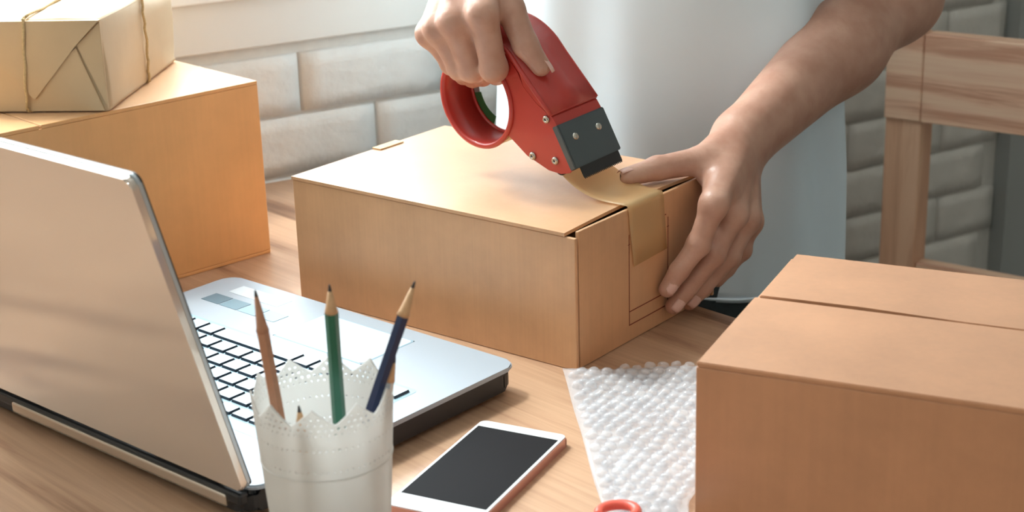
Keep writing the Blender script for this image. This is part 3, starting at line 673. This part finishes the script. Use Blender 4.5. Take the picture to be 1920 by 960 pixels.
# ------------------------------------------------------------------ person (implicit surfaces, meshed by surface nets)
def seg_d(P, a, b, ra, rb):
    a, b = np.asarray(a, np.float32), np.asarray(b, np.float32); ab = b-a; q = P-a
    t = np.clip((q@ab)/max(float(ab@ab), 1e-12), 0, 1); return np.sqrt(((q-t[:, None]*ab)**2).sum(1))-(ra+(rb-ra)*t)
def smin(a, b, k):
    hh = np.clip(.5+.5*(b-a)/k, 0, 1); return b*(1-hh)+a*hh-k*hh*(1-hh)
def ell_d(P, c, r, Rm=None):
    q = P-np.asarray(c, np.float32)
    if Rm is not None: q = q@np.asarray(Rm, np.float32).T
    r = np.asarray(r, np.float32); k0 = np.sqrt(((q/r)**2).sum(1)); k1 = np.sqrt(((q/(r*r))**2).sum(1))+1e-9; return k0*(k0-1)/k1
def surface(fn, lo, hi, vox):
    lo = np.array(lo, np.float32); n = np.ceil((np.array(hi)-lo)/vox).astype(int)+1
    cs = 5; nc_ = (n//cs)+2
    g = np.stack(np.meshgrid(*[np.arange(k) for k in nc_], indexing='ij'), -1).reshape(-1, 3).astype(np.float32)*cs*vox+lo
    dc = fn(g).reshape(nc_); act = np.abs(dc) < cs*vox*1.9
    A = np.repeat(np.repeat(np.repeat(act, cs, 0), cs, 1), cs, 2); sgn = np.repeat(np.repeat(np.repeat(np.sign(dc), cs, 0), cs, 1), cs, 2)
    off = cs//2
    def sh(X): return X[off:off+n[0], off:off+n[1], off:off+n[2]] if False else X
    Dn = np.full(tuple(n), 1., np.float32)
    ii = np.stack(np.meshgrid(*[np.minimum((np.arange(k)+off)//cs, nc_[q]-1) for q, k in enumerate(n)], indexing='ij'), 0)
    am = act[ii[0], ii[1], ii[2]]; Dn = np.where(dc[ii[0], ii[1], ii[2]] < 0, -1., 1.).astype(np.float32)
    idx = np.argwhere(am); P = idx.astype(np.float32)*vox+lo; d = np.empty(len(P), np.float32)
    for s in range(0, len(P), 200000): d[s:s+200000] = fn(P[s:s+200000])
    Dn[am] = d
    # surface nets
    c8 = [(i, j, k) for i in (0, 1) for j in (0, 1) for k in (0, 1)]
    m = n-1; V8 = np.stack([Dn[i:i+m[0], j:j+m[1], k:k+m[2]] for i, j, k in c8], -1)
    ins = V8 < 0; cell = ins.any(-1) & ~ins.all(-1); ci = np.argwhere(cell); vals = V8[cell]
    acc = np.zeros((len(ci), 3), np.float32); cnt = np.zeros(len(ci), np.float32); c8a = np.array(c8, np.float32)
    for a in range(8):
        for b in range(a+1, 8):
            if np.abs(c8a[a]-c8a[b]).sum() != 1: continue
            va, vb = vals[:, a], vals[:, b]; x = (va < 0) != (vb < 0)
            t = np.where(x, va/np.where(x, va-vb, 1), 0)[:, None]; p = c8a[a]+t*(c8a[b]-c8a[a])
            acc += np.where(x[:, None], p, 0); cnt += x
    V = (ci+acc/cnt[:, None])*vox+lo
    idm = -np.ones(tuple(m), np.int64); idm[cell] = np.arange(len(ci)); F = []
    for ax in range(3):
        o1, o2 = [q for q in range(3) if q != ax]
        s0 = [slice(1, m[q]) for q in range(3)]; s0[ax] = slice(0, m[ax]); s1 = list(s0); s1[ax] = slice(1, m[ax]+1)
        d0, d1 = Dn[tuple(s0)], Dn[tuple(s1)]; x = np.argwhere((d0 < 0) != (d1 < 0)); st = d0[(d0 < 0) != (d1 < 0)] < 0
        if not len(x): continue
        b = x.copy(); b[:, o1] += 1; b[:, o2] += 1
        def at(da, db):
            q = b.copy(); q[:, o1] -= da; q[:, o2] -= db; return idm[q[:, 0], q[:, 1], q[:, 2]]
        Q = np.stack([at(1, 1), at(0, 1), at(0, 0), at(1, 0)], 1); flip = st if ax != 1 else ~st
        Q[~flip] = Q[~flip][:, ::-1]; F.append(Q[(Q >= 0).all(1)])
    return V, np.concatenate(F)
pu, pw_ = np.array([.78485, -.61967, 0]), np.array([.61967, .78485, 0]); PB = np.array([.0449, 1.0776, T])
def E(w, u, z): return PB+pw_*w*1e-3+pu*u*1e-3+np.array([0, 0, z*1e-3])
aL, aA, aN = (np.array(q) for q in (dL, dA, dN)); DO = np.array(DM.translation)
def Dp(l_, n_, a_): return DO+(aL*l_+aN*n_+aA*a_)*1e-3
def chain(P, pts, rad, k=.002):
    d = None
    for i in range(len(pts)-1):
        q = seg_d(P, pts[i], pts[i+1], rad[i], rad[i+1]); d = q if d is None else smin(d, q, k)
    return d
class Hand:
    def __init__(s, wrist, elbow, shoulder, fingers, thumb, palm_extra, back):
        s.wrist, s.elbow, s.shoulder, s.fingers, s.thumb, s.extra, s.back = wrist, elbow, shoulder, fingers, thumb, palm_extra, back; s.web = .0015
    def d(s, P):
        P = P.astype(np.float32); palm = None; fr = .0098
        mcp = [f_[0] for f_ in s.fingers]; wr = np.array(s.wrist); fa = (np.array(s.elbow)-wr); fa /= np.linalg.norm(fa)
        acr = np.array(mcp[0])-np.array(mcp[3]); acr -= fa*(acr@fa); acr /= np.linalg.norm(acr)
        for i, m_ in enumerate(mcp):
            w0 = wr+acr*(.0105-.007*i)
            q = seg_d(P, w0, m_, .0155, .0112 if i < 3 else .0102); palm = q if palm is None else smin(palm, q, .010)
        for (a, b, ra, rb) in s.extra: palm = smin(palm, seg_d(P, a, b, ra, rb), .009)
        # forearm: two bones blending into the elbow, then the upper arm
        el = np.array(s.elbow); mid = wr+(el-wr)*.62
        for sg in (1, -1):
            q = seg_d(P, wr+acr*sg*.011, mid+acr*sg*.008, .0175, .030); palm = smin(palm, q, .016)
        q = smin(seg_d(P, wr, mid, .019, .035), seg_d(P, mid, el, .035, .039), .03); palm = smin(palm, q, .014)
        palm = smin(palm, seg_d(P, el, s.shoulder, .039, .045), .03)
        for m_ in mcp: palm = smin(palm, np.sqrt(((P-np.array(m_)-s.back*.0022)**2).sum(1))-.0088, .005)   # knuckles
        for i, m_ in enumerate(mcp): palm = smin(palm, seg_d(P, wr+s.back*.0105+acr*(.008-.0055*i), np.array(m_)+s.back*.0075, .0034, .0030), .005)   # tendons
        fing = None
        for f_ in s.fingers:
            r = f_[4] if len(f_) > 4 else 1.
            q = chain(P, f_[:4], [.0097*r, .0086*r, .0076*r, .0066*r], .003)
            q = smin(q, np.sqrt(((P-np.array(f_[1]))**2).sum(1))-.0090*r, .004)
            fing = q if fing is None else smin(fing, q, s.web)
        d = smin(palm, fing, .006)
        th = chain(P, s.thumb, [.0150, .0110, .0096, .0076], .004); d = smin(d, th, .007)
        return d
def face_of(P, n): return n
# hand pressing on the carton
press = Hand(E(237, -5, 117), np.array([.353, 1.452, T+.203]), np.array([.312, 1.400, T+.48]),
    [[E(138, 31, 97), E(129, 23.5, 66), E(117, 13.5, 46), E(109.5, 7.4, 32)],
     [E(168, 31, 81), E(148, 25.5, 52), E(129.5, 13.5, 28), E(118.9, 7.4, 15)],
     [E(191, 29, 70), E(173, 24.5, 44), E(153, 13, 22), E(142.4, 7.2, 11)],
     [E(211, 21, 61), E(201, 20, 40), E(190, 13, 26), E(181, 9.5, 18), .86]],
    [E(214, -2, 122), E(171, -1, 119), E(139, -21, 117), E(115.5, -31, 115)],
    [(E(225, 0, 116), E(165, 22, 100), .016, .013), (E(215, -2, 118), E(172, 6, 112), .016, .012)], np.array(pu)*.8+np.array([.2, .1, .55]))
press.back = press.back/np.linalg.norm(press.back)
def d_press(P):
    d = press.d(P); q = (P-PB); x, y, z_ = q@pu, q@pw_, q[:, 2]
    bxd = np.maximum.reduce([x-.0005, -x-.2817, y-.1927, -y, z_-.1082]); return np.maximum(d, -(bxd-.0002))
# hand holding the dispenser
grip = Hand(Dp(-187, 30, 20), np.array([-.120, 1.430, T+.372]), np.array([.040, 1.625, T+.49]),
    [[Dp(-130, 31, -18), Dp(-98, 1, -11.5), Dp(-101, -18, 7), Dp(-105, -21, 22), 1.16],
     [Dp(-142, 9, -25), Dp(-111, -18, -12.55), Dp(-109, -32, 7), Dp(-113, -32, 22), 1.1],
     [Dp(-149, -9, -25), Dp(-119, -27, -13), Dp(-114, -41, 6), Dp(-117, -42, 20), 1.06],
     [Dp(-154, -26, -20), Dp(-128, -35, -11), Dp(-121, -49, 6), Dp(-122, -52, 18), .88]],
    [Dp(-160, 36, 14), Dp(-126, 30, 10), Dp(-97.5, 24.5, 7.2), Dp(-78, 21.6, 10.2)],
    [(Dp(-180, 28, 15), Dp(-143, 20, -6), .017, .014), (Dp(-175, 12, 22), Dp(-163, -6, 4), .016, .015), (Dp(-140, 20, -12), Dp(-120, -2, -5), .011, .009)], -aA*.85-aL*.35+aN*.3)
grip.back = grip.back/np.linalg.norm(grip.back); grip.web = .003
def d_grip(P):
    d = grip.d(P); q = P-DO; l_, n_, a_ = q@aL, q@aN, q@aA; r_ = np.hypot(l_-RC[0], n_-RC[1])
    ring_ = np.maximum.reduce([r_-.0400, .0348-r_, -.0028-a_, a_-.051])
    arc_ = np.maximum.reduce([r_-.0613, .0570-r_, -.0032-a_, a_-.053, l_+.092])
    top_ = np.maximum.reduce([n_-.0150, .0105-n_, l_+.03, -.092-l_, -.0032-a_, a_-.053])
    return np.maximum(d, -np.minimum(np.minimum(ring_, arc_), top_))
parts = []
parts.append(surface(d_press, (.085, 1.10, T-.01), (.42, 1.53, T+.36), .0017))
parts.append(surface(d_grip, (-.18, 1.10, T+.13), (.06, 1.56, T+.47), .0017))
# torso, head and legs
tc = np.array([.146, 1.512]); tr_ = np.array([-.676, .737, 0]); tf = np.array([-.737, -.676, 0])
def Bp(lat, fwd_, z_): return np.array([tc[0], tc[1], 0])+tr_*lat+tf*fwd_+np.array([0, 0, z_])
HC = Bp(0, .055, T+.735)
Rm = np.stack([tr_, tf, np.array([0, 0, 1.])])
def d_body(P):
    P = P.astype(np.float32)
    d = ell_d(P, Bp(0, 0, T+.10), (.155, .105, .17), Rm); d = smin(d, ell_d(P, Bp(0, -.005, T+.36), (.16, .105, .20), Rm), .06)
    d = smin(d, seg_d(P, Bp(-.165, 0, T+.475), Bp(.165, 0, T+.475), .048, .048), .05)
    d = smin(d, seg_d(P, Bp(0, 0, T+.50), Bp(0, .035, T+.66), .05, .046), .03)
    d = smin(d, seg_d(P, press.shoulder, press.elbow*.6+press.shoulder*.4, .044, .037), .03); d = smin(d, seg_d(P, grip.shoulder, grip.elbow*.5+grip.shoulder*.5, .044, .037), .03)
    for s in (-1, 1):
        d = smin(d, chain(P, [Bp(s*.085, 0, T+.02), Bp(s*.085, .01, .46), Bp(s*.085, -.01, .09)], [.085, .055, .038], .02), .03)
        d = smin(d, seg_d(P, Bp(s*.085, -.03, .045), Bp(s*.09, .10, .035), .036, .03), .02)
    hd = ell_d(P, HC, (.072, .092, .098), Rm); hd = smin(hd, ell_d(P, HC+tf*.035-np.array([0, 0, .06]), (.052, .058, .058), Rm), .03)
    hd = smin(hd, seg_d(P, HC+tf*.095+np.array([0, 0, .008]), HC+tf*.108-np.array([0, 0, .026]), .008, .013), .008)       # nose
    for s in (-1, 1): hd = smin(hd, ell_d(P, HC+tr_*s*.075-np.array([0, 0, .012]), (.010, .02, .032), Rm), .006); hd = -smin(-hd, np.sqrt(((P-(HC+tf*.095+tr_*s*.032+np.array([0, 0, .002])))**2).sum(1))-.014, .01)
    hd = smin(hd, seg_d(P, HC+tf*.088+tr_*.02-np.array([0, 0, .054]), HC+tf*.088-tr_*.02-np.array([0, 0, .054]), .007, .007), .006)   # lips
    return smin(d, hd, .02)
parts.append(surface(d_body, (-.16, 1.25, .0), (.48, 1.80, T+.86), .0065))
pe = thing('person', 'person in a loose white shirt taping a box shut, cropped at the chest', 'person', (tc[0], tc[1], 0))
def cat_mesh(name, parts, mat, parent):
    V = np.concatenate([p[0] for p in parts]); off, F = 0, []
    for p in parts: F.append(p[1]+off); off += len(p[0])
    F = np.concatenate(F); V = V-np.array([tc[0], tc[1], 0])
    me = bpy.data.meshes.new(name); me.vertices.add(len(V)); me.vertices.foreach_set('co', V.astype(np.float32).ravel())
    me.loops.add(F.size); me.loops.foreach_set('vertex_index', F.astype(np.int32).ravel()); me.polygons.add(len(F)); me.polygons.foreach_set('loop_start', np.arange(0, F.size, 4, dtype=np.int32))
    me.update(); me.validate(); return obj(name, me, mat, parent, smooth=True)
body = cat_mesh('body', parts, 'skin', pe)
# fingernails
def nail(pos, along, up, w=.0046, l_=.0058):
    along = Vector(along).normalized(); up = Vector(up); up = (up-along*up.dot(along)).normalized(); s = along.cross(up)
    v, f = [], []; nu, nv = 6, 5
    for i in range(nu+1):
        for j in range(nv+1):
            a = (i/nu*2-1); b = (j/nv*2-1); ww = w*(1-.25*max(0, b)**2*1.0); q = Vector(pos)+s*(a*ww)+along*(b*l_)-up*(a*a*.0022+b*b*.0008); v.append(q-Vector((tc[0], tc[1], 0)))
    for i in range(nu):
        for j in range(nv): a = i*(nv+1)+j; f.append((a, a+1, a+nv+2, a+nv+1))
    o = pm('fingernail', v, f, 'nail', body, True); o.modifiers.new('s', 'SOLIDIFY').thickness = .0006
for k, f_ in enumerate(press.fingers[:3]):
    al_ = f_[3]-f_[2]; al_ /= np.linalg.norm(al_); upn = pu*1.+np.array([0, 0, .25])-pw_*.25; upn /= np.linalg.norm(upn)
    nail(f_[3]+upn*.0074-al_*.0004, al_, upn)
al_ = grip.thumb[3]-grip.thumb[2]; upn = aN*.75+aA*.65; upn /= np.linalg.norm(upn); nail(grip.thumb[3]+upn*.0070+al_/np.linalg.norm(al_)*.002, al_, upn, .0056, .0068)
al_ = press.thumb[3]-press.thumb[2]; upn = np.array([0, 0, 1.])-pu*.2; nail(press.thumb[3]+upn*.0068+al_/np.linalg.norm(al_)*.001, al_, upn, .0056, .0068)
for s in (-1, 1):
    ep_ = HC+tf*.083+tr_*s*.032+np.array([0, 0, .002])-np.array([tc[0], tc[1], 0]); bm = bmesh.new(); bmesh.ops.create_uvsphere(bm, u_segments=16, v_segments=10, radius=.0115); eo = obj('eye', bm, 'eye', body, loc=ep_, smooth=True)
    bm = bmesh.new(); bmesh.ops.create_uvsphere(bm, u_segments=12, v_segments=8, radius=.0058); obj('iris', bm, 'iris', eo, loc=tf*.0068, smooth=True)
def d_hair(P):
    P = P.astype(np.float32); d = ell_d(P, HC+np.array([0, 0, .012])-tf*.012, (.084, .10, .106), Rm); d = smin(d, ell_d(P, HC-tf*.06-np.array([0, 0, .06]), (.07, .045, .11), Rm), .03)
    q = P-HC; return np.maximum(d, -np.minimum((.03-(q@tf))*-1, (.055-q[:, 2])))
cat_mesh('hair', [surface(d_hair, HC-.16, HC+.16, .006)], 'hair', pe)
def d_tr(P):
    P = P.astype(np.float32); d = ell_d(P, Bp(0, 0, T+.06), (.162, .112, .12), Rm)
    for s in (-1, 1): d = smin(d, chain(P, [Bp(s*.085, 0, T+.0), Bp(s*.088, .01, .46), Bp(s*.088, -.01, .10)], [.094, .072, .06], .03), .03)
    return np.maximum(np.maximum(d, P[:, 2]-(T+.10)), .07-P[:, 2])
cat_mesh('trousers', [surface(d_tr, (-.1, 1.3, .05), (.42, 1.75, T+.13), .007)], 'trousers', pe)
for s in (-1, 1):
    def d_sh(P, s=s):
        P = P.astype(np.float32); d = smin(seg_d(P, Bp(s*.085, -.04, .045), Bp(s*.092, .115, .036), .043, .037), seg_d(P, Bp(s*.085, -.02, .05), Bp(s*.085, -.02, .09), .042, .042), .02); return np.maximum(d, -P[:, 2]+.001)
    cat_mesh('shoe', [surface(d_sh, Bp(s*.09, 0, .05)-np.array([.2, .2, .06]), Bp(s*.09, 0, .05)+np.array([.2, .2, .12]), .006)], 'shoe', pe)
# shirt: draped loft with folds, open hem, two short sleeves
SH = [(-.052, .187, .126), (.05, .186, .126), (.16, .185, .125), (.28, .186, .126), (.38, .190, .126), (.45, .200, .120), (.49, .200, .104), (.515, .175, .088), (.535, .125, .076), (.55, .082, .068), (.562, .070, .062)]
zz_ = [s[0] for s in SH]; v, f = [], []; NU, NV = 160, 90
for j in range(NV+1):
    z_ = zz_[0]+(zz_[-1]-zz_[0])*j/NV; a_, b_ = np.interp(z_, zz_, [s[1] for s in SH]), np.interp(z_, zz_, [s[2] for s in SH])
    low = max(0., min(1., (.46-z_)/.4))
    for i in range(NU):
        th = 2*math.pi*i/NU
        fold = .0085*math.sin(4*th+1.0+z_*2.5)*low+.0034*math.sin(13*th+.7-z_*6+2*math.sin(z_*7))*low+.0055*math.sin(9*th+2.1-z_*5.0)*low+.0012*math.sin(17*th+.5+z_*5)*low**1.5
        fold += .006*math.exp(-((th-(-.55+.25*z_)) % (2*math.pi)-0)**2/.004)*low if False else 0
        k = 1+fold/max(a_, b_); v.append(Bp(a_*k*math.cos(th), b_*k*math.sin(th), T+z_+(.006*math.sin(th*2+.6) if j == 0 else 0))-np.array([tc[0], tc[1], 0]))
for j in range(NV):
    for i in range(NU): f.append((j*NU+i, j*NU+(i+1) % NU, (j+1)*NU+(i+1) % NU, (j+1)*NU+i))
sh = pm('shirt', v, f, 'shirt', pe, True); sh.modifiers.new('s', 'SOLIDIFY').thickness = .0016
hv = [Vector(v[i])+Vector((0, 0, .003)) for i in range(NU)]; tube('hem', hv, .0016, 'shirt', sh, 6, True)
for hnd, sd_ in ((press, -1), (grip, 1)):
    a, b = np.array(hnd.shoulder), np.array(hnd.elbow); d_ = b-a; org = np.array([tc[0], tc[1], 0])
    ctl = [Bp(sd_*.085, 0, T+.462)-org, Bp(sd_*.135, 0, T+.470)-org, a-org+np.array([0, 0, .004]), a-org+d_*.18, a-org+d_*.36, a-org+d_*.54]
    path = []
    for k in range(len(ctl)-1):
        for t in np.linspace(0, 1, 6)[:-1]: path.append(Vector(ctl[k]*(1-t)+ctl[k+1]*t))
    path.append(Vector(ctl[-1])); m_ = len(path)
    for _ in range(4): path = [path[0]]+[(path[k-1]+path[k]*2+path[k+1])/4 for k in range(1, m_-1)]+[path[-1]]
    rad = [float(np.interp(k/(m_-1), [0, .3, .5, 1], [.066, .072, .068, .060])) for k in range(m_)]
    vv, ff = tube_data(path, rad, 28); pm('sleeve', vv, ff[:-1], 'shirt', sh, True).modifiers.new('s', 'SOLIDIFY').thickness = .0016
